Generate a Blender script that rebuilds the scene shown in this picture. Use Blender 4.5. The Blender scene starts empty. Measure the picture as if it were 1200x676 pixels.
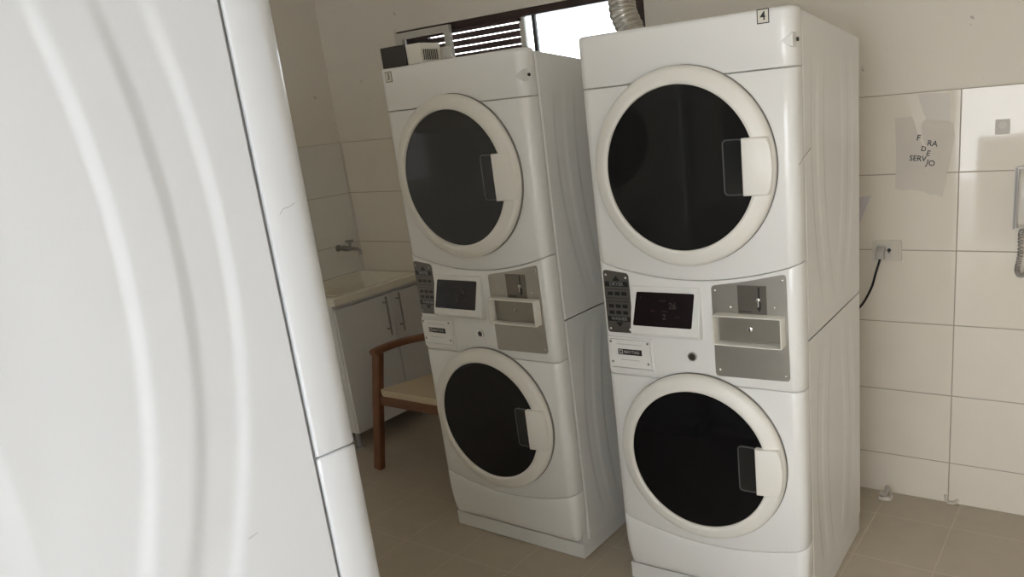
import bpy, bmesh, math, random
from mathutils import Vector, Matrix
random.seed(7)
SC = bpy.context.scene
COL = SC.collection
PI = math.pi

# ------------------------------------------------------------------ materials
def mat(name, col, rough=.5, metal=0., spec=.5, coat=0., bump=None, noise=None, trans=0., alpha=1.):
    m = bpy.data.materials.new(name); m.use_nodes = True
    nt = m.node_tree; b = nt.nodes['Principled BSDF']
    b.inputs['Base Color'].default_value = (*col, 1)
    b.inputs['Roughness'].default_value = rough
    b.inputs['Metallic'].default_value = metal
    b.inputs['Specular IOR Level'].default_value = spec
    b.inputs['Coat Weight'].default_value = coat
    b.inputs['Coat Roughness'].default_value = .06
    b.inputs['Transmission Weight'].default_value = trans
    tc = nt.nodes.new('ShaderNodeTexCoord')
    if noise:                      # (scale, amount) mottling of the surface colour
        n = nt.nodes.new('ShaderNodeTexNoise'); n.inputs['Scale'].default_value = noise[0]
        n.inputs['Detail'].default_value = 4
        r = nt.nodes.new('ShaderNodeMix'); r.data_type = 'RGBA'
        r.inputs['A'].default_value = (*[c*(1-noise[1]) for c in col], 1)
        r.inputs['B'].default_value = (*[min(1, c*(1+noise[1])) for c in col], 1)
        nt.links.new(tc.outputs['Object'], n.inputs['Vector'])
        nt.links.new(n.outputs['Fac'], r.inputs['Factor'])
        nt.links.new(r.outputs['Result'], b.inputs['Base Color'])
    if bump:                       # (scale, strength)
        n = nt.nodes.new('ShaderNodeTexNoise'); n.inputs['Scale'].default_value = bump[0]
        n.inputs['Detail'].default_value = 3
        u = nt.nodes.new('ShaderNodeBump'); u.inputs['Strength'].default_value = bump[1]
        u.inputs['Distance'].default_value = .002
        nt.links.new(tc.outputs['Object'], n.inputs['Vector'])
        nt.links.new(n.outputs['Fac'], u.inputs['Height'])
        nt.links.new(u.outputs['Normal'], b.inputs['Normal'])
    return m

def tile_mat(name, col, grout, su, sv, ou, ov, axes, rough, gw=.003, spec=.5, mottle=.04, mscale=6):
    """stack-bonded tiles: axes = which object coordinates run along / up"""
    m = mat(name, col, rough, spec=spec)
    nt = m.node_tree; b = nt.nodes['Principled BSDF']
    tc = nt.nodes.new('ShaderNodeTexCoord'); sp = nt.nodes.new('ShaderNodeSeparateXYZ')
    nt.links.new(tc.outputs['Object'], sp.inputs[0])
    def line(axis, size, off):
        a = nt.nodes.new('ShaderNodeMath'); a.operation = 'SUBTRACT'; a.inputs[1].default_value = off
        nt.links.new(sp.outputs[axis], a.inputs[0])
        p = nt.nodes.new('ShaderNodeMath'); p.operation = 'PINGPONG'; p.inputs[1].default_value = size/2
        nt.links.new(a.outputs[0], p.inputs[0])
        l = nt.nodes.new('ShaderNodeMapRange'); l.inputs['From Min'].default_value = gw*.35
        l.inputs['From Max'].default_value = gw*.8
        nt.links.new(p.outputs[0], l.inputs['Value'])
        return l.outputs[0]
    mn = nt.nodes.new('ShaderNodeMath'); mn.operation = 'MINIMUM'
    nt.links.new(line(axes[0], su, ou), mn.inputs[0]); nt.links.new(line(axes[1], sv, ov), mn.inputs[1])
    nz = nt.nodes.new('ShaderNodeTexNoise'); nz.inputs['Scale'].default_value = mscale; nz.inputs['Detail'].default_value = 5
    nt.links.new(tc.outputs['Object'], nz.inputs['Vector'])
    mot = nt.nodes.new('ShaderNodeMix'); mot.data_type = 'RGBA'
    mot.inputs['A'].default_value = (*[c*(1-mottle) for c in col], 1)
    mot.inputs['B'].default_value = (*[min(1, c*(1+mottle)) for c in col], 1)
    nt.links.new(nz.outputs['Fac'], mot.inputs['Factor'])
    mx = nt.nodes.new('ShaderNodeMix'); mx.data_type = 'RGBA'
    mx.inputs['A'].default_value = (*grout, 1)
    nt.links.new(mot.outputs['Result'], mx.inputs['B']); nt.links.new(mn.outputs[0], mx.inputs['Factor'])
    nt.links.new(mx.outputs['Result'], b.inputs['Base Color'])
    rr = nt.nodes.new('ShaderNodeMapRange'); rr.inputs['To Min'].default_value = .8; rr.inputs['To Max'].default_value = rough
    nt.links.new(mn.outputs[0], rr.inputs['Value']); nt.links.new(rr.outputs[0], b.inputs['Roughness'])
    # faint waviness of the glaze and sunk joints
    wv = nt.nodes.new('ShaderNodeTexNoise'); wv.inputs['Scale'].default_value = 5; wv.inputs['Detail'].default_value = 1
    nt.links.new(tc.outputs['Object'], wv.inputs['Vector'])
    ad = nt.nodes.new('ShaderNodeMath'); ad.operation = 'MULTIPLY_ADD'; ad.inputs[1].default_value = .5
    nt.links.new(wv.outputs['Fac'], ad.inputs[0]); nt.links.new(mn.outputs[0], ad.inputs[2])
    bu = nt.nodes.new('ShaderNodeBump'); bu.inputs['Strength'].default_value = .5; bu.inputs['Distance'].default_value = .0015
    nt.links.new(ad.outputs[0], bu.inputs['Height']); nt.links.new(bu.outputs['Normal'], b.inputs['Normal'])
    return m

M = {}
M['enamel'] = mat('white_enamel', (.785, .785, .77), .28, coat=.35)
M['side'] = mat('white_painted_steel', (.72, .72, .705), .36, noise=(14, .015), coat=.15)
M['skylit'] = mat('skylit_white_enamel', (.635, .66, .70), .30, coat=.3)  # white enamel with the blue cast of the doorway sky put into its colour
M['plastic'] = mat('warm_white_plastic', (.79, .77, .72), .38)
M['gasket'] = mat('grey_rubber', (.19, .18, .165), .7)
M['glass'] = mat('dark_tinted_glass', (.013, .013, .013), .035, spec=.42)
M['black_glass'] = mat('black_door_glass', (.005, .005, .006), .04, spec=.28)
M['latch'] = mat('smoked_clear_plastic', (.018, .019, .019), .1)
M['latch_edge'] = mat('clear_plastic_edge', (.10, .10, .10), .15)
M['lock'] = mat('dark_lock', (.07, .065, .06), .4, metal=.6)
M['black'] = mat('black_print', (.012, .012, .012), .4)
M['screen'] = mat('black_display', (.010, .006, .007), .22, spec=.35)
M['digits'] = mat('dim_grey_digits', (.04, .032, .032), .5)
M['plate'] = mat('dark_anodised_plate', (.16, .15, .14), .42, metal=.75)
M['steel'] = mat('brushed_steel', (.42, .40, .36), .42, metal=.85, noise=(30, .05))
M['steel_dark'] = mat('dull_steel', (.30, .28, .245), .45, metal=.85)
M['steel_slot'] = mat('darkened_steel', (.19, .175, .15), .4, metal=.85)
M['chrome'] = mat('chrome', (.72, .71, .69), .18, metal=1)
M['clear'] = mat('cream_coin_frame_plastic', (.72, .71, .65), .2, coat=.3)
M['pale_print'] = mat('pale_print', (.50, .49, .46), .5)
M['grey_print'] = mat('grey_print', (.30, .30, .30), .6)
M['sticker'] = mat('cream_sticker', (.66, .63, .55), .6)
M['paint'] = mat('wall_paint', (.68, .635, .56), .75, spec=.25, bump=(160, .25), noise=(2.5, .02))
M['wtile'] = tile_mat('glazed_wall_tile', (.69, .635, .55), (.36, .31, .25), .48, .2931, 3.372, .1792, ('X', 'Z'), .045, spec=.55, gw=.0036)
M['wtile_left'] = tile_mat('glazed_wall_tile_left', (.67, .65, .59), (.42, .385, .32), .48, .2931, 0.0, .1792, ('Y', 'Z'), .08, gw=.0036)
M['ftile'] = tile_mat('beige_floor_tile', (.435, .38, .30), (.55, .49, .41), .2875, .33, 2.27, -.53, ('X', 'Y'), .34, gw=.004, mottle=.09, mscale=11)
M['ceiling'] = mat('ceiling_white', (.82, .78, .71), .9)
M['maroon'] = mat('maroon_paint', (.028, .013, .012), .4)
M['slat'] = mat('brown_slat', (.075, .042, .04), .5)
M['frame_white'] = mat('aged_white_frame', (.52, .50, .45), .45)
M['foil'] = mat('aluminium_foil', (.60, .575, .53), .27, metal=.85)
M['box_white'] = mat('box_white_plastic', (.66, .64, .58), .5)
M['box_black'] = mat('box_black_panel', (.022, .018, .017), .35)
M['wood'] = mat('reddish_brown_wood', (.165, .07, .034), .45, noise=(22, .2))
M['cushion'] = mat('cream_upholstery', (.56, .47, .33), .85, bump=(300, .3))
M['cab'] = mat('white_melamine', (.63, .62, .60), .4)
M['cab_edge'] = mat('grey_edge', (.25, .25, .25), .5)
M['sink'] = mat('cream_ceramic', (.72, .68, .57), .18, coat=.2)
M['nickel'] = mat('worn_nickel', (.30, .29, .27), .3, metal=.9)
M['outlet'] = mat('ivory_plastic', (.58, .535, .46), .4)
M['cord'] = mat('black_cord', (.012, .012, .012), .45)
M['plug'] = mat('grey_plug', (.42, .40, .37), .5)
M['paper'] = mat('taped_paper', (.575, .53, .465), .6, spec=.25, bump=(18, .5), noise=(9, .05))
M['scrap'] = mat('scrap_paper', (.56, .52, .455), .7)
M['lilac'] = mat('lilac_plastic', (.53, .50, .50), .6, spec=.2)
M['greystk'] = mat('grey_sticker', (.53, .505, .465), .6)
M['greystk2'] = mat('pale_grey_sticker', (.60, .57, .53), .6)
M['phone'] = mat('ivory_phone_plastic', (.60, .57, .51), .3)
M['phone2'] = mat('grey_phone_edge', (.30, .28, .26), .4)
M['concrete'] = mat('pale_concrete', (.46, .45, .43), .9, noise=(3, .08))
def scuff(m, scale, thr, col):
    nt = m.node_tree; b = nt.nodes['Principled BSDF']; src = b.inputs['Base Color'].links[0].from_socket
    tc = nt.nodes.new('ShaderNodeTexCoord'); n = nt.nodes.new('ShaderNodeTexNoise'); n.inputs['Scale'].default_value = scale
    n.inputs['Detail'].default_value = 3
    r = nt.nodes.new('ShaderNodeMapRange'); r.inputs['From Min'].default_value = thr; r.inputs['From Max'].default_value = thr+.03
    r.inputs['To Max'].default_value = .6
    mx = nt.nodes.new('ShaderNodeMix'); mx.data_type = 'RGBA'; mx.inputs['B'].default_value = (*col, 1)
    nt.links.new(tc.outputs['Object'], n.inputs['Vector']); nt.links.new(n.outputs['Fac'], r.inputs['Value'])
    nt.links.new(r.outputs[0], mx.inputs['Factor']); nt.links.new(src, mx.inputs['A']); nt.links.new(mx.outputs['Result'], b.inputs['Base Color'])
scuff(M['paint'], 24, .725, (.30, .27, .23))
# thin clear window pane: what lies outside shows through, with a faint reflection
m = bpy.data.materials.new('window_glass'); m.use_nodes = True; nt = m.node_tree
for n in list(nt.nodes):
    if n.type == 'BSDF_PRINCIPLED': nt.nodes.remove(n)
tr = nt.nodes.new('ShaderNodeBsdfTransparent'); gl = nt.nodes.new('ShaderNodeBsdfGlossy'); gl.inputs['Roughness'].default_value = .02
fr = nt.nodes.new('ShaderNodeFresnel'); mx = nt.nodes.new('ShaderNodeMixShader')
tr.inputs[0].default_value = (.93, .96, .97, 1)
nt.links.new(fr.outputs[0], mx.inputs[0]); nt.links.new(tr.outputs[0], mx.inputs[1]); nt.links.new(gl.outputs[0], mx.inputs[2])
nt.links.new(mx.outputs[0], nt.nodes['Material Output'].inputs['Surface'])
M['pane'] = m

# ------------------------------------------------------------------ helpers
def link(name, bm, material, parent=None, smooth=False, angle=40):
    me = bpy.data.meshes.new(name)
    bmesh.ops.recalc_face_normals(bm, faces=bm.faces)
    bm.to_mesh(me); bm.free()
    o = bpy.data.objects.new(name, me); COL.objects.link(o)
    me.materials.append(M[material] if isinstance(material, str) else material)
    if smooth:
        for p in me.polygons: p.use_smooth = True
        if angle < 180: me.set_sharp_from_angle(angle=math.radians(angle))
    if parent is not None: o.parent = parent
    return o

def thing(name, label, cat, loc=(0, 0, 0), rz=0., group=None):
    o = bpy.data.objects.new(name, None); COL.objects.link(o)
    o.empty_display_size = .1
    o.location = loc; o.rotation_euler = (0, 0, rz)
    return tag(o, label, cat, group)

def tag(o, label, cat, group=None):
    o['label'] = label; o['category'] = cat
    if group: o['group'] = group
    return o

def struct(o):
    o['kind'] = 'structure'; return o

def box(bm, lo, hi, bev=0., seg=2):
    lo = Vector(lo); hi = Vector(hi); c = (lo+hi)/2; d = hi-lo
    r = bmesh.ops.create_cube(bm, size=1, matrix=Matrix.Translation(c) @ Matrix.Diagonal((*d, 1)))
    if bev:
        es = {e for v in r['verts'] for e in v.link_edges}
        bmesh.ops.bevel(bm, geom=list(es), offset=bev, segments=seg, affect='EDGES', profile=.5)
    return bm

def nbox(lo, hi, bev=0., seg=2):
    return box(bmesh.new(), lo, hi, bev, seg)

def prism(bm, pts, y0, y1, bev=0., seg=2, plane='xz'):
    """polygon pts (u, v) extruded from y0 to y1"""
    def P(u, v, y): return (u, y, v) if plane == 'xz' else ((u, v, y) if plane == 'xy' else (y, u, v))
    a = [bm.verts.new(P(u, v, y0)) for u, v in pts]; b = [bm.verts.new(P(u, v, y1)) for u, v in pts]
    fs = [bm.faces.new(a), bm.faces.new(b[::-1])]
    n = len(pts)
    for i in range(n): fs.append(bm.faces.new((a[i], b[i], b[(i+1) % n], a[(i+1) % n])))
    if bev:
        bmesh.ops.bevel(bm, geom=list(fs[0].edges), offset=bev, segments=seg, affect='EDGES', profile=.5)
    return bm

def rrect(x0, z0, x1, z1, r, n=5):
    out = []
    for cx, cz, a0 in ((x1-r, z1-r, 0), (x0+r, z1-r, 90), (x0+r, z0+r, 180), (x1-r, z0+r, 270)):
        for k in range(n+1):
            a = math.radians(a0+90*k/n); out.append((cx+r*math.cos(a), cz+r*math.sin(a)))
    return out

def round_poly(pts, r, n=4):
    out = []; N = len(pts)
    for i in range(N):
        p = Vector(pts[i]); a = (Vector(pts[i-1])-p).normalized(); b = (Vector(pts[(i+1) % N])-p).normalized()
        p0 = p+a*r; p1 = p+b*r
        for k in range(n+1):
            t = k/n; q = p0*(1-t)**2+p*2*t*(1-t)+p1*t*t; out.append((q.x, q.y))
    return out

def lathe(bm, prof, n=64, axis='y', c=(0, 0, 0), closed=False):
    c = Vector(c); rings = []
    for r, h in prof:
        ring = []
        for k in range(n):
            a = 2*PI*k/n; u, v = r*math.cos(a), r*math.sin(a)
            p = Vector((u, h, v)) if axis == 'y' else (Vector((u, v, h)) if axis == 'z' else Vector((h, u, v)))
            ring.append(bm.verts.new(c+p))
        rings.append(ring)
    for i in range(len(rings)-1 if not closed else len(rings)):
        A, B = rings[i], rings[(i+1) % len(rings)]
        for k in range(n): bm.faces.new((A[k], A[(k+1) % n], B[(k+1) % n], B[k]))
    if not closed:
        bm.faces.new(rings[0]); bm.faces.new(rings[-1][::-1])
    return bm

def tube(bm, path, rad, n=12, cap=True, ell=None):
    """sweep a circle (or ellipse/rectangle section) along a path; rad may be a list"""
    P = [Vector(p) for p in path]; rings = []; up = None
    for i, p in enumerate(P):
        t = (P[min(i+1, len(P)-1)]-P[max(i-1, 0)]).normalized()
        if up is None:
            up = Vector((0, 0, 1)) if abs(t.z) < .9 else Vector((1, 0, 0))
        s = t.cross(up).normalized(); up = s.cross(t).normalized()
        r = rad[i] if isinstance(rad, (list, tuple)) else rad
        rings.append([bm.verts.new(p+s*math.cos(2*PI*k/n)*r+up*math.sin(2*PI*k/n)*r) for k in range(n)])
    for A, B in zip(rings, rings[1:]):
        for k in range(n): bm.faces.new((A[k], A[(k+1) % n], B[(k+1) % n], B[k]))
    if cap: bm.faces.new(rings[0]); bm.faces.new(rings[-1][::-1])
    return bm

def bar(bm, path, w, h, wdir, bev=.005):
    """sweep of a rounded rectangular section; wdir = direction of the width"""
    P = [Vector(p) for p in path]; rings = []; sec = rrect(-w/2, -h/2, w/2, h/2, min(bev, w*.45, h*.45), 3)
    for i, p in enumerate(P):
        t = (P[min(i+1, len(P)-1)]-P[max(i-1, 0)]).normalized()
        wd = Vector(wdir[i] if isinstance(wdir, list) else wdir); wd = (wd-t*wd.dot(t)).normalized(); hd = t.cross(wd)
        rings.append([bm.verts.new(p+wd*u+hd*v) for u, v in sec])
    n = len(sec)
    for A, B in zip(rings, rings[1:]):
        for k in range(n): bm.faces.new((A[k], A[(k+1) % n], B[(k+1) % n], B[k]))
    bm.faces.new(rings[0]); bm.faces.new(rings[-1][::-1])
    return bm

def smooth_path(pts, n=8):
    P = [Vector(p) for p in pts]; P = [P[0]*2-P[1]]+P+[P[-1]*2-P[-2]]; out = []
    for i in range(1, len(P)-2):
        for k in range(n):
            t = k/n; a, b, c, d = P[i-1:i+3]
            out.append(.5*((2*b)+(-a+c)*t+(2*a-5*b+4*c-d)*t*t+(-a+3*b-3*c+d)*t**3))
    out.append(P[-2]); return out

def text_bm(bodies):
    """list of (string, size, Matrix) -> one bmesh of lettering, centred on each matrix"""
    bm = bmesh.new()
    for s, size, mtx in bodies:
        cu = bpy.data.curves.new('lettering', 'FONT'); cu.body = s; cu.size = size
        cu.align_x = 'CENTER'; cu.align_y = 'CENTER'; cu.extrude = .0002; cu.offset = size*.012; cu.resolution_u = 3
        o = bpy.data.objects.new('lettering', cu); COL.objects.link(o)
        bpy.context.view_layer.update()
        me = bpy.data.meshes.new_from_object(o.evaluated_get(bpy.context.evaluated_depsgraph_get()))
        me.transform(mtx); bm.from_mesh(me)
        bpy.data.objects.remove(o); bpy.data.curves.remove(cu); bpy.data.meshes.remove(me)
    return bm

def FRONT(x, z, y=0., rot=0., tilt=0.):            # a frame on a surface facing -y
    return Matrix.Translation((x, y, z)) @ Matrix.Rotation(rot, 4, 'Y') @ Matrix.Rotation(PI/2-tilt, 4, 'X')

def copy_tree(o, parent=None):
    c = o.copy(); COL.objects.link(c)
    if parent is not None: c.parent = parent
    for ch in list(o.children): copy_tree(ch, c)
    return c

# ------------------------------------------------------------------ the stacked washer and dryer
W, D, H = .686, .669, 1.921
S = .071                        # depth of the wrap-around front
Z1, Z3, ZM, ZB = 1.767, .832, .976, .066
z2 = lambda x: 1.170+.057*((x-.343)/.343)**2
z4 = lambda x: .236+.056*((x-.343)/.343)**2
top_side = lambda y: 1.911-.068*(y-.064)/.605

def section(S=S):
    r = .036; L = [(.006, S, 0), (.0015, S-.0012, 0), (0, S-.005, 0), (0, r+.012, 0)]
    for k in range(0, 9):
        a = math.radians(180+90*k/8); L.append((r+r*math.cos(a), r+r*math.sin(a), 1))
    N = 22
    for k in range(1, N): L.append((r+(W-2*r)*k/N, 0, 1))
    for k in range(0, 9):
        a = math.radians(270+90*k/8); L.append((W-r+r*math.cos(a), r+r*math.sin(a), 1))
    L += [(W, r+.012, 0), (W, S-.005, 0), (W-.0015, S-.0012, 0), (W-.006, S, 0)]
    return [(x, y) for x, y, _ in L]

def front_panel(name, zlo, zhi, root, taper=None, closed_top=False, s0=S, m='enamel'):
    sec = section(s0); bm = bmesh.new(); g = .0011
    lo = zlo if callable(zlo) else (lambda x: zlo); hi = zhi if callable(zhi) else (lambda x: zhi)
    big = .016 if closed_top else .004
    levels = [('l', g, .014), ('l', g, .0035), ('l', g+.001, .0012), ('l', g+.0035, 0)]
    if taper: levels = [('l', g, .034)]+[('l', a, b) for a, b in taper]
    else: levels += [('m', .33, 0), ('m', .66, 0)]
    if closed_top: levels += [('h', .012, 0), ('h', .006, .0016), ('h', .002, .0055), ('h', 0, .012), ('h', 0, .030)]
    else: levels += [('h', g+.0035, 0), ('h', g+.001, .0012), ('h', g, .0035), ('h', g, .014)]
    rows = []
    cx, cy = W/2, S
    for kind, a, off in levels:
        row = []
        for i, (x, y) in enumerate(sec):
            z = lo(x)+a if kind == 'l' else (hi(x)-a if kind == 'h' else lo(x)*(1-a)+hi(x)*a)
            p, q = sec[max(i-1, 0)], sec[min(i+1, len(sec)-1)]
            t = Vector((q[0]-p[0], q[1]-p[1])).normalized(); n = Vector((-t.y, t.x))   # inward
            o = off
            if i in (0, len(sec)-1): n = Vector((1 if i == 0 else -1, 0))
            row.append(bm.verts.new((x+n.x*o, min(y+n.y*o, s0), z)))
        rows.append(row)
    for A, B in zip(rows, rows[1:]):
        for k in range(len(A)-1): bm.faces.new((A[k], A[k+1], B[k+1], B[k]))
    if closed_top: bm.faces.new(rows[-1])
    return link(name, bm, m, root, smooth=True, angle=50)

def sstep(t): t = max(0., min(1., t)); return t*t*(3-2*t)

def ramp(t):                              # a straight slope with softly rounded ends
    t = max(0., min(1., t)); return .3*t*t*(3-2*t)+.7*max(0., min(1., (t-.06)/.88))

def emboss(y, z, zc, zl, zh, R0=1.42, yc=.365, deep=.003):
    """pressed concentric channels in a side sheet, fading out at both ends"""
    yy = y if y < yc else 2*yc-y
    t = yy-(z-zc)**2/(2*R0); w = .0185
    e = ramp((t-.131)/w)-ramp((t-.189)/w)+ramp((t-.253)/w)*(1-sstep((t-.36)/.10))
    win = sstep((z-zl)/.10)*sstep((zh-z)/.10)
    return -deep*e*win

def cabinet(name, z0, z1f, zc, root, s0=S, R0=1.42, yc=.365, m='side', deep=.003, NY=110):
    bm = bmesh.new(); ya, yb = s0+.0035, D
    NZ = 48
    for side in (0, 1):
        x = W-.0008 if side else .0008; sg = 1 if side else -1; grid = []
        for j in range(NZ+1):
            row = []
            for i in range(NY+1):
                y = ya+(yb-ya)*i/NY; zt = z1f(y); z = z0+(zt-z0)*j/NZ
                dx = emboss(y, z, zc, z0+.045, z1f(D)-.03, R0, yc, deep)
                if i == 0: dx -= .004
                if j == 0: dx -= .002
                row.append(bm.verts.new((x+sg*dx, y, z)))
            grid.append(row)
        for j in range(NZ):
            for i in range(NY): bm.faces.new((grid[j][i], grid[j][i+1], grid[j+1][i+1], grid[j+1][i]))
        # return flange into the seam behind the front
        fl = [bm.verts.new((x-sg*.03, ya+.001, g[0].co.z)) for g in grid]
        for j in range(NZ): bm.faces.new((grid[j][0], grid[j+1][0], fl[j+1], fl[j]))
        if side == 0: Lg = grid
        else: Rg = grid
    bm.faces.new([g[-1] for g in Lg]+[g[-1] for g in Rg][::-1])                       # back
    bm.faces.new((Lg[-1][0], Lg[-1][-1], Rg[-1][-1], Rg[-1][0]))                       # top
    bm.faces.new((Lg[0][0], Lg[0][-1], Rg[0][-1], Rg[0][0]))                           # bottom
    zt = z1f(ya); box(bm, (.010, .050, z0+.001), (W-.010, ya-.001, zt-.012))           # inner front bulkhead
    return link(name, bm, m, root, smooth=True, angle=35)

def screws(name, pts, y, parent, r=.0042, m='chrome'):
    for x, z in pts:
        bm = bmesh.new(); lathe(bm, [(r, 0), (r, -.0012), (r*.6, -.0026), (r*.15, -.003)], 12, 'y', (x, y, z))
        link(name, bm, m, parent, smooth=True)

def door(name, cx, cz, root, R=.2915):
    k_ = R/.2915
    bm = bmesh.new()
    prof = [(.2885, -.006), (R, -.010), (R+.0005, -.022), (R-.004, -.031), (R-.013, -.036), (.262, -.0415), (.252, -.0445),
            (.2445, -.0445), (.2415, -.0425), (.2405, -.038), (.2405, -.020), (.270, -.012)]
    lathe(bm, prof, 128, 'y', (cx, 0, cz), closed=True)
    d = link(name, bm, 'plastic', root, smooth=True, angle=50)
    d['label'] = 'round white door ring with dark glass'
    bm = bmesh.new(); lathe(bm, [(.262, .0005), (.2925, .0005), (.2932, -.002), (.2925, -.005), (.286, -.009), (.270, -.009)], 96, 'y', (cx, 0, cz), closed=True)
    link('gasket', bm, 'gasket', d, smooth=True)
    bm = bmesh.new(); lathe(bm, [(.2415, -.022), (.2415, -.0355), (.2395, -.037)], 128, 'y', (cx, 0, cz))
    g = link('door_glass', bm, 'glass' if name == 'dryer_door' else 'black_glass', d, smooth=True, angle=30); g['label'] = 'dark tinted glass'
    # latch: smoked clear cover on the glass, then the white pull that follows the rim
    bm = bmesh.new(); prism(bm, rrect(cx+.146, cz-.077, cx+.208, cz+.077, .012), -.0365, -.042, .0015)
    link('latch_cover', bm, 'latch', d, smooth=True)
    bm = bmesh.new()
    o = rrect(cx+.1445, cz-.0785, cx+.207, cz+.0785, .013); i = rrect(cx+.148, cz-.075, cx+.2035, cz+.075, .0105)
    va = [bm.verts.new((x, -.0432, z)) for x, z in o]; vb = [bm.verts.new((x, -.0432, z)) for x, z in i]
    vc = [bm.verts.new((x, -.0365, z)) for x, z in o]; vd = [bm.verts.new((x, -.0365, z)) for x, z in i]
    n = len(o)
    for k in range(n):
        j = (k+1) % n
        bm.faces.new((va[k], va[j], vb[j], vb[k])); bm.faces.new((va[k], vc[k], vc[j], va[j])); bm.faces.new((vb[k], vb[j], vd[j], vd[k]))
    link('latch_rim', bm, 'latch_edge', d)
    pts = [(cx+.206, cz-.0795)]
    for k in range(13):
        dz = -.0795+.159*k/12; pts.append((cx+math.sqrt((R-.003)**2-dz*dz), cz+dz))
    pts.append((cx+.206, cz+.0795))
    bm = bmesh.new(); prism(bm, pts, -.058, -.020, .006, 3)
    for v in bm.verts:                                    # the pull slopes back towards the rim
        if v.co.y < -.03: v.co.y += .016*max(0, (v.co.x-cx-.235)/.055)**1.5
    link('door_handle', bm, 'plastic', d, smooth=True, angle=50)
    return d

def plinth():
    return prism(bmesh.new(), [(.003, .030), (W-.003, .030), (W-.003, D-.003), (.003, D-.003)], .004, ZB+.002, plane='xy')

def make_stack():
    root = thing('stacked_washer_dryer', '', 'washer dryer')
    cabinet('dryer_cabinet', ZM+.0015, top_side, 1.56, root)
    cabinet('washer_cabinet', ZB+.002, lambda y: ZM-.0015, .52, root)
    link('plinth', plinth(), 'side', root)
    front_panel('top_panel', Z1, H, root, closed_top=True)
    front_panel('dryer_front', z2, Z1, root)
    front_panel('control_panel', Z3, z2, root)
    front_panel('washer_front', z4, Z3, root)
    front_panel('lower_panel', .080, z4, root, taper=[(0, .020), (.004, .0165), (.016, .012), (.045, .0065), (.09, .002), (.135, 0)])
    # corner bracket with a fixing hole at the end of the top panel
    for sx in (1,):
        def X(x): return x if sx else W-x
        bm = bmesh.new()
        P = [(X(W-.036), -.0012, 1.834), (X(W-.003), .0005, 1.851), (X(W-.003), .0005, 1.817), (X(W+.0008), .058, 1.860), (X(W+.0008), .058, 1.812), (X(W-.03), .045, 1.860), (X(W-.03), .045, 1.812)]
        t_, c1, c2, r1, r2, b1, b2 = [bm.verts.new(p) for p in P]
        for q in ((t_, c2, c1), (c1, c2, r2, r1), (t_, c1, b1), (c1, r1, b1), (t_, b2, c2), (c2, b2, r2), (r1, r2, b2, b1), (t_, b1, b2)): bm.faces.new(q)
        br = link('corner_bracket', bm, 'side', root)
        bm = bmesh.new(); lathe(bm, [(.0052, -.004), (.0052, .003)], 16, 'x', (X(W+.0005), .030, 1.835))
        link('bracket_hole', bm, 'black', br)
    door('dryer_door', .341, 1.513, root)
    door('washer_door', .341, .573, root)
    # instruction plate
    pl = round_poly([(.024, .983), (.119, .984), (.119, 1.186), (.024, 1.198)], .012)
    bm = bmesh.new(); prism(bm, pl, 0, -.003, .001)
    ip = link('instruction_plate', bm, 'plate', root); ip['label'] = 'dark metal instruction plate'
    bm = bmesh.new()
    def tri(x, z, w, h): prism(bm, [(x-w/2, z), (x+w/2, z), (x, z+h)], -.0028, -.0036)
    tri(.0715, 1.161, .028, .017); tri(.0715, 1.020, .028, -.017)
    for z in (1.150, 1.031): box(bm, (.028, -.0036, z-.0085), (.115, -.0028, z+.0085))
    for z in (1.118, 1.075, 1.053):
        for k in (-1, 0, 1): box(bm, (.0715+k*.026-.0095, -.0036, z-.006), (.0715+k*.026+.0095, -.0028, z+.006))
    for z in (1.133, 1.102, 1.091): box(bm, (.030, -.0034, z-.0008), (.113, -.0028, z+.0008))
    link('printed_panel', bm, 'black', ip)
    for t_ in (('DRYER', .017, FRONT(.0715, 1.150, -.0038)), ('WASHER', .0155, FRONT(.0715, 1.031, -.0038))): link('lettering', text_bm([t_]), 'grey_print', ip)
    screws('screw', [(.034, 1.180), (.108, 1.172), (.034, .996), (.108, .996)], -.003, ip)
    # display: a wedge-shaped housing with the dark screen on its sloping face
    bm = bmesh.new()
    xs = (.128, .372)
    sec = [(.004, 1.152), (-.004, 1.150), (-.036, 1.003), (-.034, .992), (-.028, .986), (.004, .978)]
    prism(bm, [(y, z) for y, z in sec], *xs, plane='yz')
    bmesh.ops.bevel(bm, geom=[e for e in bm.edges], offset=.004, segments=2, affect='EDGES')
    dh = link('display_housing', bm, 'enamel', root, smooth=True, angle=50)
    tilt = math.atan2(.032, .147)
    fm = Matrix.Translation((.25, -.020, 1.0765)) @ Matrix.Rotation(-tilt, 4, 'X')
    def face_box(x0, z0, x1, z1, d0, d1):
        b = nbox((x0, d1, z0), (x1, d0, z1), .0008, 1); b.transform(fm); return b
    bm = bmesh.new(); prism(bm, round_poly([(-.111, -.056), (.098, -.056), (.104, .054), (-.101, .054)], .006), .004, -.0012); bm.transform(fm)
    s = link('display_screen', bm, 'screen', dh); s['label'] = 'black display screen'
    tm = lambda x, z: fm @ FRONT(x, z, -.0014)
    for t_ in ([('26', .028, tm(.030, .012)), ('2', .026, tm(.002, -.024)), ('AVAILABLE', .005, tm(-.006, .028)), ('PRICE', .0055, tm(-.040, -.006)), ('CYCLES', .0055, tm(.002, -.006)), ('COLD', .006, tm(.048, -.022)), ('1', .012, tm(-.085, .036))]): link('display_digits', text_bm([t_]), 'digits', dh)
    # white badge panel
    bm = bmesh.new(); prism(bm, round_poly([(.018, .845), (.193, .845), (.193, .968), (.018, .968)], .008), 0, -.004, .002)
    bp = link('badge_panel', bm, 'enamel', root, smooth=True)
    bm = bmesh.new(); prism(bm, rrect(.026, .864, .182, .961, .005), -.004, -.011, .003)
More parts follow.
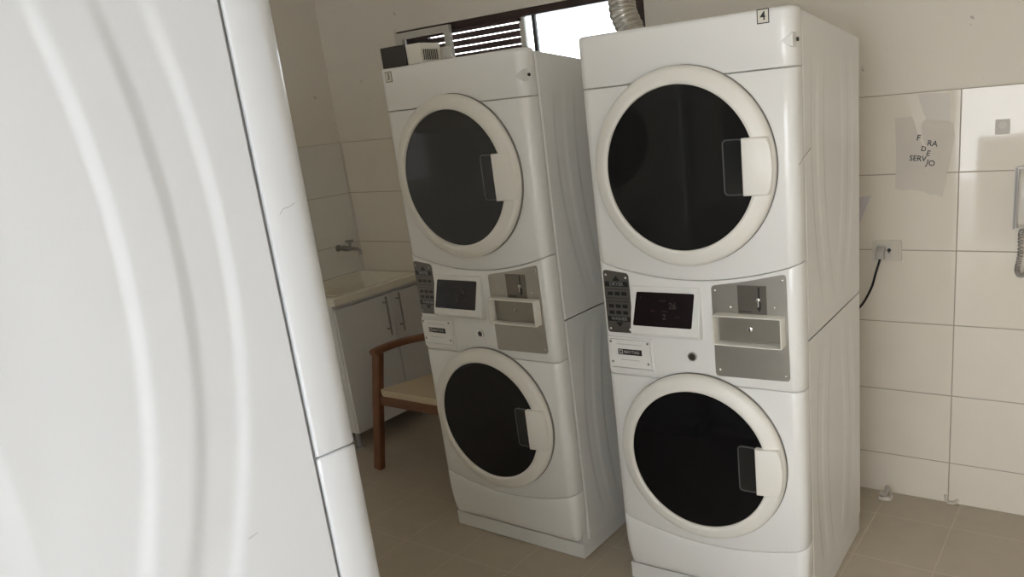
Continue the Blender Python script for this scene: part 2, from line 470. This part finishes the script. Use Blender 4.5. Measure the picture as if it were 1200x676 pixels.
    for k in range(1): box(bm, (.030, -.014, .856), (.186, -.004, .862), .002)
    link('raised_cover', bm, 'enamel', bp, smooth=True)
    bm = nbox((.060, -.0118, .909), (.150, -.0108, .929))
    link('badge_strip', bm, 'black', bp)
    t = text_bm([('MAYTAG', .0145, FRONT(.1125, .919, -.0122))])
    prism(t, rrect(.0635, .9115, .0785, .9265, .002), -.0119, -.0122)
    link('badge_lettering', t, 'pale_print', bp)
    bm = bmesh.new(); prism(bm, [(.0665, .9145), (.0690, .9145), (.0690, .919), (.071, .9165), (.073, .919), (.073, .9145), (.0755, .9145), (.0755, .9235), (.073, .9235), (.071, .9205), (.069, .9235), (.0665, .9235)], -.0121, -.0125)
    link('badge_emblem', bm, 'black', bp)
    for xa, xb, za in ((.056, .152, .9445), (.068, .140, .890)):
        bm = bmesh.new(); box(bm, (xa, -.0114, za), (xb, -.0108, za+.002)); link('printed_line', bm, 'pale_print', bp)
    screws('screw', [(.034, .953), (.174, .953), (.036, .882), (.172, .882)], -.011, bp, .0042, 'steel_dark')
    # key switch
    bm = bmesh.new(); lathe(bm, [(.016, 0), (.016, -.004), (.0145, -.007), (.011, -.007), (.011, -.003)], 28, 'y', (.331, 0, .921))
    ks = link('key_switch', bm, 'chrome', root, smooth=True)
    bm = bmesh.new(); lathe(bm, [(.0105, -.002), (.0105, -.0055), (.008, -.0062)], 20, 'y', (.331, 0, .921)); box(bm, (.3298, -.0075, .914), (.3322, -.005, .928))
    link('lock_core', bm, 'lock', ks, smooth=True)
    # steel coin plate
    pts = [(.409, .864), (.650, .868), (.646, 1.199), (.600, 1.190), (.545, 1.178), (.501, 1.170), (.409, 1.157)]
    bm = bmesh.new(); prism(bm, round_poly(pts, .012), 0, -.003, .001)
    cp = link('coin_plate', bm, 'steel', root); cp['label'] = 'brushed steel coin plate'
    bm = nbox((.495, -.006, 1.074), (.586, -.002, 1.162), .001)
    link('slot_plate', bm, 'steel_slot', cp)
    bm = bmesh.new(); box(bm, (.5605, -.0066, 1.084), (.5655, -.0058, 1.158)); box(bm, (.5575, -.0075, 1.090), (.5685, -.0058, 1.112), .002)
    link('coin_slot', bm, 'black', cp)
    bm = bmesh.new(); lathe(bm, [(.0065, -.005), (.0065, -.012), (.004, -.014)], 16, 'y', (.5615, 0, 1.120)); box(bm, (.5585, -.012, 1.098), (.5635, -.006, 1.120), .001)
    link('coin_return', bm, 'chrome', cp, smooth=True)
    link('plate_lettering', text_bm([('Greenwald', .0085, FRONT(.518, 1.082, -.0064))]), 'black', cp)
    bm = bmesh.new()                                      # coin drawer surround: an open rectangular frame
    x0, z0, x1, z1, t, d = .421, .978, .640, 1.074, .0048, -.040
    o = rrect(x0, z0, x1, z1, .004, 2); i = rrect(x0+t, z0+t, x1-t, z1-t, .002, 2)
    lv = [[bm.verts.new((x, y, z)) for x, z in p] for p, y in ((o, -.002), (o, d+.002), (rrect(x0+.001, z0+.001, x1-.001, z1-.001, .004, 2), d), (rrect(x0+t-.001, z0+t-.001, x1-t+.001, z1-t+.001, .002, 2), d), (i, d+.002), (i, -.002))]
    for A, B in zip(lv, lv[1:]+lv[:1]):
        for k in range(len(A)): bm.faces.new((A[k], A[(k+1) % len(A)], B[(k+1) % len(A)], B[k]))
    fr = link('drawer_surround', bm, 'clear', cp, smooth=True, angle=30); fr['label'] = 'cream plastic coin drawer surround'
    bm = nbox((.432, -.010, .988), (.629, -.003, 1.064), .002)
    link('coin_drawer', bm, 'steel_dark', cp)
    bm = bmesh.new(); lathe(bm, [(.0085, -.009), (.0085, -.014), (.006, -.0155)], 18, 'y', (.533, 0, 1.028))
    link('drawer_lock', bm, 'chrome', cp, smooth=True)
    bm = nbox((.5318, -.0165, 1.021), (.5345, -.0145, 1.035)); link('keyhole', bm, 'black', cp)
    screws('screw', [(.421, 1.143), (.635, 1.180), (.470, 1.092), (.608, 1.096), (.424, .886), (.637, .884)], -.003, cp)
    return root

def make_plain_stack():
    # the unit by the camera: taller, its dryer front in one sheet up to the top
    root = thing('stacked_washer_dryer', '', 'washer dryer')
    s0, dz, top = .077, .035, 1.985
    cabinet('dryer_cabinet', ZM+dz+.0015, lambda y: top-.012, 1.62, root, s0, 1.28, .43, 'skylit', .0034, 230)
    cabinet('washer_cabinet', ZB+.002, lambda y: ZM+dz-.0015, .55, root, s0, m='skylit')
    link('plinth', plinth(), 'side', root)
    front_panel('dryer_front', lambda x: z2(x)+dz, top, root, closed_top=True, s0=s0, m='skylit')
    front_panel('control_panel', Z3+dz, lambda x: z2(x)+dz, root, s0=s0, m='skylit')
    front_panel('washer_front', lambda x: z4(x)+dz, Z3+dz, root, s0=s0, m='skylit')
    front_panel('lower_panel', .080, lambda x: z4(x)+dz, root, taper=[(0, .020), (.004, .0165), (.016, .012), (.045, .0065), (.09, .002), (.135, 0)], s0=s0, m='skylit')
    for nm, cz in (('dryer_door', 1.535), ('washer_door', .608)):
        d = door(nm, .341, cz, root)
        for o in [d]+list(d.children):
            for v in o.data.vertices:
                v.co.x = .341+(v.co.x-.341)*.9; v.co.z = cz+(v.co.z-cz)*.9; v.co.y *= .8
    pts = [(.415, .90), (.644, .90), (.640, 1.225), (.415, 1.195)]
    bm = bmesh.new(); prism(bm, round_poly(pts, .012), 0, -.003, .001)
    cp = link('coin_plate', bm, 'steel', root)
    bm = bmesh.new(); prism(bm, rrect(.13, 1.03, .36, 1.16, .01), 0, -.006, .002); dh = link('display_housing', bm, 'enamel', root)
    bm = bmesh.new(); prism(bm, rrect(.145, 1.045, .345, 1.15, .006), -.005, -.0075, .001); link('display_screen', bm, 'screen', dh)
    return root

def number_label(root, s, x, z):
    bm = bmesh.new(); prism(bm, [(x-.017, z-.0185), (x+.017, z-.0185), (x+.017, z+.0185), (x-.017, z+.0185)], -.0004, -.0012)
    n = link('number_label', bm, 'black', root); n['label'] = 'small square label reading '+s
    bm = bmesh.new(); prism(bm, [(x-.0145, z-.016), (x+.0145, z-.016), (x+.0145, z+.016), (x-.0145, z+.016)], -.0011, -.0015)
    link('label_face', bm, 'sticker', n)
    t = text_bm([(s, .031, FRONT(x, z, -.0017))])
    link('digit', t, 'black', n)

stack4 = make_stack()
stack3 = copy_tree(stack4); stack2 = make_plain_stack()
GR = 'stacked washer and dryer units'
tag(stack4, 'white stacked washer and dryer numbered 4, nearest the plug socket wall on the right', 'washer dryer', GR)
tag(stack3, 'white stacked washer and dryer numbered 3, beside the armchair with a vented box on top', 'washer dryer', GR)
tag(stack2, 'white stacked washer and dryer close to the camera, showing only its side with pressed curves', 'washer dryer', GR)
stack4.location = (2.4442, -1.0429, 0); stack4.rotation_euler = (0, 0, .0265)
stack3.location = (1.5297, -1.0147, 0); stack3.rotation_euler = (0, 0, -.0087)
stack2.location = (2.9365, -2.4693, .004); stack2.rotation_euler = (.0086, -.0030, 3.002)
stack1 = copy_tree(stack2)  # unseen unit implied by the numbering, added to block doorway light from the left
tag(stack1, 'unseen white stacked washer and dryer added behind the one close to the camera, facing machine 3', 'washer dryer', GR)
stack1.location = (2.205, -2.335, .004); stack1.rotation_euler = (0, 0, 3.04)
number_label(stack4, '4', .604, 1.902)
number_label(stack3, '3', .056, 1.889)
# a hairline scratch on the side sheet of machine 4
bm = bmesh.new(); tube(bm, [(W+.0002, .020, 1.506), (W+.0004, .055, 1.522), (W+.0002, .085, 1.528), (W+.0002, .126, 1.541)], .0009, 5)
link('scratch', bm, 'steel_dark', stack4)

for pts in ([(.0588, 1.6204), (.0522, 1.6275), (.0418, 1.6293), (.0335, 1.6336)], [(.1992, 1.1899), (.1915, 1.1915), (.1846, 1.1932)]):
    bm = bmesh.new(); tube(bm, [(-.0001, y, z) for y, z in pts], .0003, 5); link('scratch', bm, 'steel_dark', stack2)

# ------------------------------------------------------------------ the room
XR, YF, ZC = 5.0, -4.50, 2.62
struct(link('floor', nbox((0, YF, -.06), (XR, 0, 0)), 'ftile'))
struct(link('ceiling', nbox((-.12, YF-.12, ZC), (XR+.12, .17, ZC+.1)), 'ceiling'))
ZT = 1.6447
WX0, WX1, WZ0, WZ1 = .592, 2.105, 1.70, 2.178
def wall(name, boxes, m):
    bm = bmesh.new()
    for lo, hi in boxes: box(bm, lo, hi)
    return struct(link(name, bm, m))
wall('wall_back', [((-.12, .008, -.06), (XR+.12, .16, WZ0)), ((-.12, .008, WZ1), (XR+.12, .16, ZC)),
                   ((-.12, .008, WZ0), (WX0, .16, WZ1)), ((WX1, .008, WZ0), (XR+.12, .16, WZ1))], 'paint')
wall('wall_left', [((-.12, YF-.12, -.06), (-.008, .008, ZC))], 'paint')
wall('wall_right', [((XR, YF-.12, -.06), (XR+.12, .008, ZC))], 'paint')
# far behind the camera an open doorway lets the daylight in
DX0, DX1, DZ = 1.85, 4.70, 2.25
struct(link('wall_added_outside', nbox((2.56, YF-1.5, -.061), (9, YF-1.38, .99), .01), 'concrete'))  # unseen parapet added to darken the lower part of the tile reflection
wall('wall_front', [((-.008, YF-.12, -.06), (DX0, YF, ZC)), ((DX0, YF-.12, DZ), (XR, YF, ZC)), ((DX1, YF-.12, -.06), (XR, YF, DZ))], 'paint')
struct(link('trim_1', nbox((0, 0, 0), (XR, .008, ZT), .0015, 1), 'wtile'))          # tiled dado of the back wall
struct(link('trim_2', nbox((-.008, YF, 0), (0, 0, ZT), .0015, 1), 'wtile_left'))      # tiled dado of the left wall
struct(link('floor_outside', nbox((-6, YF-6, -.10), (12, YF-.12, -.061)), 'concrete'))

# window high in the back wall
bm = bmesh.new()
FW = .035
box(bm, (WX0, .02, WZ1-.034), (WX1, .07, WZ1)); box(bm, (WX0, .02, WZ0), (WX1, .07, WZ0+.03))
box(bm, (WX1-.052, .02, WZ0+.03), (WX1, .07, WZ1-.034)); box(bm, (WX0, .02, WZ0+.03), (WX0+.02, .07, WZ1-.034))
win = struct(link('window_1', bm, 'maroon'))
win['label'] = 'high strip window with brown louvre slats and a bright sliding pane'
bm = bmesh.new()                                            # pale opening frame at its left end
x0, x1, z0, z1, t = .596, .985, WZ0+.01, 2.168, .052
o = [(x0, z0), (x1, z0), (x1, z1), (x0, z1)]; i = [(x0+t, z0+t), (x1-t*.75, z0+t), (x1-t*.75, z1-t*.62), (x0+t, z1-t*.62)]
for k in range(4):
    j = (k+1) % 4
    prism(bm, [o[k], o[j], i[j], i[k]], -.004, .018, 0)
link('opening_frame', bm, 'frame_white', win)
bm = nbox((.64, .03, WZ0+.03), (.80, .06, 2.128), .002); link('dark_board', bm, 'box_black', win)
link('head_board', nbox((.64, .03, 2.128), (1.42, .05, WZ1-.034), .001, 1), 'slat', win)
bm = bmesh.new()
z = 2.1225
zs = []
while z > WZ0+.04: zs.append(z); z -= .0322
for z in zs: 
    a = nbox((.80, -.004, -.0138), (1.42, .004, .0138), .001, 1); a.transform(Matrix.Translation((0, .045, z-.0138)) @ Matrix.Rotation(math.radians(8), 4, 'X'))
    tmp = bpy.data.meshes.new('t'); a.to_mesh(tmp); a.free(); bm.from_mesh(tmp); bpy.data.meshes.remove(tmp)
link('louvre_slats', bm, 'slat', win)
bm = nbox((1.405, .030, WZ0+.03), (1.436, .050, WZ1-.034), .002); link('mullion', bm, 'frame_white', win)
bm = nbox((1.480, .032, WZ0+.03), (1.500, .050, WZ1-.034), .002); link('dark_post', bm, 'box_black', win)
bm = nbox((1.436, .040, WZ0+.03), (1.480, .043, WZ1-.034)); link('glass_strip', bm, 'pane', win)
bm = nbox((1.500, .040, WZ0+.03), (WX1-.052, .043, WZ1-.034)); link('glass_pane', bm, 'pane', win)

# ------------------------------------------------------------------ things
# foil duct rising behind machine 4
path = smooth_path([(2.33, -.340, 1.50), (2.30, -.28, 1.66), (2.19, -.215, 1.88), (2.152, -.20, 1.99), (2.122, -.20, 2.07), (2.128, -.19, 2.15), (2.175, -.16, 2.26), (2.21, -.10, 2.38), (2.215, .007, 2.42)], 36)
rad = [.0500+.0075*abs(math.sin(i*PI/9))**.6 for i in range(len(path))]
bm = bmesh.new(); tube(bm, path, rad, 28)
for v in bm.verts: v.co += Vector((random.uniform(-1, 1), random.uniform(-1, 1), random.uniform(-1, 1)))*.0007
tag(link('exhaust_duct', bm, 'foil', None, smooth=True, angle=180), 'ribbed silver foil exhaust duct rising from behind the machine numbered 4', 'duct')

# vented box on machine 3
vb = thing('vented_box', 'small white vented box with a black front panel on top of machine 3', 'control box', (1.5297, -1.0147, H), -.0087)
bm = nbox((.034, .012, 0), (.226, .115, .068), .004)
bc = link('box_casing', bm, 'box_white', vb, smooth=True)
link('front_panel', nbox((.030, .003, -.002), (.156, .012, .070), .002), 'box_black', vb)
for k in range(8):
    y = .024+k*.0095
    bm = nbox((.2245, y, .010), (.2275, y+.0045, .046)); link('vent_slot', bm, 'black', vb)
link('connector_block', nbox((.20, .115, 0), (.246, .15, .052), .003), 'frame_white', vb)

# sink cabinet in the corner
cab = thing('sink_cabinet', 'low white two-door cabinet under the laundry sink in the corner', 'cabinet', (0, 0, 0))
CX, CY0, CY1, CZ0, CZ1 = .462, -.625, -.004, .115, .842
bm = bmesh.new()
box(bm, (.004, CY0, CZ0), (CX, CY0+.016, CZ1), .001, 1); box(bm, (.004, CY1-.016, CZ0), (CX, CY1, CZ1), .001, 1)
box(bm, (.004, CY0+.016, CZ0), (CX, CY1-.016, CZ0+.016)); box(bm, (.004, CY0+.016, CZ0), (.010, CY1-.016, CZ1))
box(bm, (CX-.05, CY0+.016, CZ1-.06), (CX, CY1-.016, CZ1-.001))
link('carcass', bm, 'cab', cab)
for ya, yb, hy in ((CY0+.002, -.2395, -.300), (-.2365, CY1-.002, -.203)):
    dr = link('cabinet_door', nbox((CX+.001, ya, CZ0+.001), (CX+.018, yb, CZ1-.026), .0015, 1), 'cab', cab)
    bm = bmesh.new(); tube(bm, [(CX+.048, hy, .590), (CX+.048, hy, .812)], .0055, 10)
    for z in (.625, .777): tube(bm, [(CX+.017, hy, z), (CX+.049, hy, z)], .0045, 8)
    h = link('door_handle', bm, 'nickel', dr, smooth=True); h['label'] = 'slim metal bar handle'
for x, y in ((.40, CY0+.05), (.40, CY1-.05), (.05, CY0+.05), (.05, CY1-.05)):
    bm = bmesh.new(); lathe(bm, [(.024, 0), (.024, .008), (.016, .014), (.016, .114)], 14, 'z', (x, y, 0)); link('cabinet_foot', bm, 'cab_edge', cab, smooth=True)
bm = bmesh.new()                                            # the moulded sink
X0, X1, Y0, Y1, ZTOP = .002, .505, -.640, -.002, .886
NX, NY = 44, 56; grid = []
for j in range(NY+1):
    row = []
    for i in range(NX+1):
        x = X0+(X1-X0)*i/NX; y = Y0+(Y1-Y0)*j/NY
        e = min((x-X0-.045)/.02, (X1-.038-x)/.02, (y-Y0-.05)/.02, (Y1-.05-y)/.02)
        dep = .045+.15*sstep((y+.42)/.10) if True else 0
        rib = .003*math.sin((y)*2*PI/.022) if -.57 < y < -.43 else 0
        edge = min(x-X0, X1-x, y-Y0, Y1-y)
        z = ZTOP-sstep(e)*(dep+rib)-(.004 if edge < .001 else 0)
        row.append(bm.verts.new((x, y, z)))
    grid.append(row)
for j in range(NY):
    for i in range(NX): bm.faces.new((grid[j][i], grid[j][i+1], grid[j+1][i+1], grid[j+1][i]))
loop = [grid[0][i] for i in range(NX+1)]+[grid[j][NX] for j in range(1, NY+1)]+[grid[NY][i] for i in range(NX-1, -1, -1)]+[grid[j][0] for j in range(NY-1, 0, -1)]
low = [bm.verts.new((v.co.x, v.co.y, .8435)) for v in loop]
inn = [bm.verts.new((.25+(v.co.x-.25)*.93, -.32+(v.co.y+.32)*.93, .8435)) for v in loop]
for k in range(len(loop)):
    j = (k+1) % len(loop)
    bm.faces.new((loop[k], low[k], low[j], loop[j])); bm.faces.new((low[k], inn[k], inn[j], low[j]))
tag(link('laundry_sink', bm, 'sink', None, smooth=True, angle=50), 'cream laundry sink with sloping washboard set on the white corner cabinet', 'sink')
# tap on the left wall
fa = thing('wall_tap', 'small metal tap on the tiled wall above the laundry sink', 'tap', (0, -.155, 1.045))
bm = bmesh.new(); lathe(bm, [(.020, .001), (.020, .005), (.011, .010), (.011, .045), (.016, .05), (.016, .09), (.011, .098), (.010, .15)], 20, 'x')
tube(bm, smooth_path([(.145, 0, 0), (.175, 0, -.002), (.192, 0, -.014), (.197, 0, -.036)], 5), .0095, 14)
link('tap_body', bm, 'nickel', fa, smooth=True)
bm = bmesh.new(); lathe(bm, [(.008, .0), (.008, .034), (.005, .038)], 12, 'z', (.112, 0, .01)); tube(bm, [(.084, 0, .045), (.140, 0, .045)], .0055, 10); tube(bm, [(.112, -.026, .045), (.112, .026, .045)], .0055, 10)
link('tap_handle', bm, 'nickel', fa, smooth=True)

# armchair between the cabinet and machine 3
ch = thing('armchair', 'wooden armchair with a cream seat standing between the corner cabinet and machine 3', 'chair', (0, 0, 0))
cx = 1.09
for sx in (-1, 1):
    X = lambda x: x if sx < 0 else 2*cx-x
    bm = bmesh.new(); bar(bm, [(X(.722), -.722, .002), (X(.762), -.716, .20), (X(.800), -.706, .42), (X(.838), -.69, .642)], .053, .038, (1, 0, 0), .008); link('leg', bm, 'wood', ch, smooth=True)
    bm = bmesh.new(); bar(bm, [(X(.955), -.205, .002), (X(.965), -.225, .20), (X(.972), -.24, .42), (X(.985), -.225, .655)], .042, .034, (1, 0, 0), .008); link('leg', bm, 'wood', ch, smooth=True)
    p = smooth_path([(X(.838), -.722, .648), (X(.848), -.66, .657), (X(.885), -.56, .664), (X(.94), -.47, .666), (X(.985), -.36, .668), (X(1.00), -.21, .668)], 6)
    bm = bmesh.new(); bar(bm, p, .052, .030, (1, 0, 0), .010); link('armrest', bm, 'wood', ch, smooth=True)
    bm = bmesh.new(); bar(bm, [(X(.806), -.700, .392), (X(.972), -.238, .392)], .022, .05, (1, 0, 0), .004); link('side_rail', bm, 'wood', ch, smooth=True)
bm = bmesh.new(); bar(bm, [(.806, -.706, .392), (2*cx-.806, -.706, .392)], .022, .05, (0, 1, 0), .004); link('front_rail', bm, 'wood', ch, smooth=True)
bm = bmesh.new(); bar(bm, [(.972, -.238, .392), (2*cx-.972, -.238, .392)], .022, .05, (0, 1, 0), .004); link('back_rail', bm, 'wood', ch, smooth=True)
bm = bmesh.new(); pts = [(.826, -.715), (2*cx-.826, -.715), (2*cx-.965, -.262), (.965, -.262)]
prism(bm, round_poly(pts, .02), .418, .452, .010, 3, plane='xy')
for v in bm.verts:
    if v.co.z > .44: v.co.z -= .012*max(0, 1-abs(v.co.x-cx)/.25)
link('seat', bm, 'cushion', ch, smooth=True, angle=50)
bm = bmesh.new(); bar(bm, smooth_path([(1.00, -.212, .70), (cx, -.185, .71), (2*cx-1.00, -.212, .70)], 6), .03, .085, (0, 1, 0), .010); link('backrest', bm, 'wood', ch, smooth=True)

# socket with plug and cord
po = thing('power_outlet', 'ivory wall socket plate on the tiles beside machine 4', 'socket', (3.1205, -.0005, 1.0565))
bm = bmesh.new(); prism(bm, rrect(-.0555, -.0415, .0555, .0415, .004), .0005, -.008, .003); link('cover_plate', bm, 'outlet', po, smooth=True)
bm = bmesh.new(); prism(bm, rrect(.018, -.034, .046, .034, .002), -.007, -.0105, .001); link('blank_module', bm, 'outlet', po, smooth=True)
bm = bmesh.new(); prism(bm, rrect(-.042, -.027, .016, .027, .002), -.007, -.0095, .001); link('socket_face', bm, 'frame_white', po, smooth=True)
bm = bmesh.new(); 
for z in (-.007, .007): box(bm, (.004, -.0102, z-.0015), (.013, -.0094, z+.0015))
lathe(bm, [(.0075, -.0100), (.0075, -.0092)], 14, 'y', (.009, 0, .003))
link('socket_hole', bm, 'black', po)
bm = bmesh.new(); tube(bm, smooth_path([(-.016, -.046, -.024), (-.021, -.047, -.045), (-.034, -.040, -.085), (-.055, -.028, -.150), (-.098, -.022, -.228), (-.160, -.03, -.275), (-.30, -.10, -.30), (-.36, -.345, -.31)], 8), .0045, 10)
back = (Matrix.Translation(stack4.location) @ Matrix.Rotation(.0265, 4, 'Z')).inverted() @ Matrix.Translation((3.1205, -.0005, 1.0565))
bm.transform(back); pc = link('power_cord', bm, 'cord', stack4, smooth=True); pc['label'] = 'black power cord plugged into the wall socket'
bm = bmesh.new(); bar(bm, [(-.018, -.0105, .006), (-.018, -.030, .004), (-.017, -.042, -.008), (-.016, -.046, -.026)], .032, .024, (1, 0, 0), .006)
bar(bm, [(-.030, -.0105, .010), (-.030, -.026, .009)], .010, .020, (1, 0, 0), .003)
bm.transform(back); link('plug', bm, 'plug', pc, smooth=True)

# torn sign
sg = thing('torn_paper_sign', 'torn out-of-service paper sign stuck on the wall tiles right of machine 4', 'sign', (3.24, 0, 1.41))
def wallpoly(bm, pts, y=-.0012, th=.0006):
    prism(bm, [(x-3.24, z-1.41) for x, z in pts], -.0006, y)
bm = bmesh.new()
left = [(3.145, 1.560), (3.206, 1.561), (3.214, 1.537), (3.226, 1.500), (3.236, 1.470), (3.247, 1.452), (3.256, 1.440), (3.264, 1.415), (3.262, 1.385), (3.255, 1.35), (3.252, 1.300), (3.250, 1.284), (3.201, 1.293), (3.180, 1.289), (3.148, 1.296), (3.151, 1.42)]
right = [(3.243, 1.541), (3.256, 1.549), (3.300, 1.541), (3.347, 1.528), (3.355, 1.480), (3.348, 1.44), (3.317, 1.262), (3.300, 1.270), (3.275, 1.272), (3.2515, 1.284), (3.2530, 1.300), (3.2565, 1.35), (3.264, 1.385), (3.2665, 1.415), (3.2590, 1.445), (3.2535, 1.460), (3.246, 1.480), (3.241, 1.505), (3.239, 1.523)]
wallpoly(bm, left); wallpoly(bm, right, -.0026)
link('paper_sheet', bm, 'paper', sg)
T = lambda x, z, r, y=-.0030: FRONT(x-3.24, z-1.41, y, math.radians(r))
for t_ in ([('F', .030, T(3.2305, 1.482, 12)), ('RA', .029, T(3.279, 1.459, 10)), ('D', .026, T(3.249, 1.441, 12)), ('E', .028, T(3.2655, 1.424, 14)), ('SERV', .028, T(3.2290, 1.407, 6)), ('JO', .029, T(3.2745, 1.388, 14))]): link('lettering', text_bm([t_]), 'black', sg)
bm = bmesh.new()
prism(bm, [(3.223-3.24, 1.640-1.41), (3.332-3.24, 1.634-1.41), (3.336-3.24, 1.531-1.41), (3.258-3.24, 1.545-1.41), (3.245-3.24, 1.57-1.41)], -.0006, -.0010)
refl = link('painted_reflection', bm, mat('reflection_tone', (.57, .53, .47), .2, spec=.3), sg)  # flat grey patch painting a reflection on the tiles above the sign
# plastic corner sticking out behind machine 4
bm = bmesh.new()
a = [bm.verts.new(p) for p in ((2.985, -.0012, 1.262), (3.020, -.0012, 1.268), (3.061, -.0012, 1.274), (3.022, -.0012, 1.185), (2.985, -.0012, 1.10), (3.048, -.0012, 1.250))]
f = bm.faces.new((a[0], a[4], a[3], a[5], a[2], a[1]))
r = bmesh.ops.extrude_face_region(bm, geom=[f]); 
for v in [v for v in r['geom'] if isinstance(v, bmesh.types.BMVert)]: v.co.y += .0015
tag(link('plastic_scrap', bm, 'lilac'), 'thin lilac plastic corner sticking out on the wall behind machine 4', 'scrap')
# sticker
ws = thing('wall_sticker', 'small grey square sticker with pale round centre high on the right wall tiles', 'sticker', (3.509, 0, 1.504))
bm = bmesh.new(); prism(bm, rrect(-.0235, -.026, .0235, .026, .003), -.0002, -.0010); link('sticker_sheet', bm, 'greystk', ws)
bm = bmesh.new(); lathe(bm, [(.013, -.0009), (.013, -.0014)], 24, 'y', (0, 0, .006)); link('round_centre', bm, 'greystk2', ws)
# wall phone
ph = thing('wall_phone', 'ivory wall telephone with coiled cord on the tiles at the right edge', 'telephone', (3.61, 0, 1.255))
bm = bmesh.new(); prism(bm, rrect(-.053, -.111, .053, .111, .008), -.0005, -.026, .005, 3); link('phone_base', bm, 'phone', ph, smooth=True)
bm = bmesh.new(); prism(bm, rrect(-.050, -.108, -.042, .108, .003), -.025, -.0275, .001); prism(bm, rrect(-.040, -.104, .046, .104, .003), -.025, -.0265); link('phone_trim', bm, 'phone2', ph)
bm = bmesh.new()
bar(bm, smooth_path([(-.012, -.034, -.095), (-.012, -.050, -.07), (-.012, -.060, 0), (-.012, -.050, .07), (-.012, -.034, .095)], 6), .046, .024, (1, 0, 0), .009)
for z in (-.082, .082): box(bm, (-.034, -.046, z-.022), (.010, -.0262, z+.022), .006)
link('handset', bm, 'phone', ph, smooth=True)
bm = bmesh.new(); pts = []
base = smooth_path([(-.012, -.034, -.100), (-.022, -.03, -.125), (-.022, -.026, -.20), (-.028, -.026, -.255), (-.016, -.026, -.280), (.004, -.026, -.255), (.02, -.026, -.17), (.03, -.016, -.113)], 60)
for i, p in enumerate(base):
    k = min(1, i/40, (len(base)-1-i)/40); a = i*2*PI/9
    pts.append(p+Vector((math.cos(a), math.sin(a), 0))*.0075*k)
tube(bm, pts, .0026, 6); link('coiled_cord', bm, 'phone2', ph, smooth=True)
# litter by the wall
bm = bmesh.new()
prof = [(3.112, -.078, .0045), (3.135, -.083, .005), (3.158, -.068, .009), (3.156, -.060, .030), (3.143, -.050, .044), (3.136, -.052, .030), (3.132, -.056, .010), (3.120, -.050, .014), (3.112, -.055, .010)]
bar(bm, smooth_path(prof, 5), .004, .022, (1, 1, 0), .0018)
box(bm, (3.125, -.081, 0), (3.150, -.056, .006), .002)
tag(link('crumpled_paper', bm, 'scrap', None, smooth=True), 'crumpled strip of pale paper on the floor next to machine 4', 'litter')
bm = bmesh.new()
bar(bm, smooth_path([(3.362, -.006, .036), (3.368, -.012, .012), (3.384, -.016, .007), (3.402, -.014, .010), (3.411, -.008, .024)], 5), .004, .012, (0, 1, .3), .0018)
box(bm, (3.370, -.018, 0), (3.400, -.004, .008), .003)
tag(link('paper_shred', bm, 'scrap', None, smooth=True), 'small white shred lying against the wall under the torn sign', 'litter')

# ------------------------------------------------------------------ light
w = bpy.data.worlds.new('overcast_sky'); SC.world = w; w.use_nodes = True
bg = w.node_tree.nodes['Background']; bg.inputs[0].default_value = (.93, .965, 1.0, 1); bg.inputs[1].default_value = 7.8

# ------------------------------------------------------------------ camera
cam = bpy.data.cameras.new('camera'); co = bpy.data.objects.new('camera', cam); COL.objects.link(co)
cam.sensor_fit = 'HORIZONTAL'; cam.sensor_width = 36; cam.lens = 927.986/1200*36
cam.shift_x = -100/1200; cam.shift_y = 60/1200; cam.clip_start = .02
co.matrix_world = Matrix.Translation((3.90202, -3.17934, 1.73105)) @ Matrix.Rotation(.607470, 4, 'Z') @ Matrix.Rotation(1.278999, 4, 'X') @ Matrix.Rotation(-.102495, 4, 'Z')
SC.camera = co
vs = SC.view_settings; vs.view_transform = 'Standard'; vs.look = 'None'; vs.gamma = 1; vs.use_curve_mapping = False; vs.exposure = 0
SC.cycles.use_denoising = True
SC.cycles.max_bounces = 12; SC.cycles.diffuse_bounces = 8
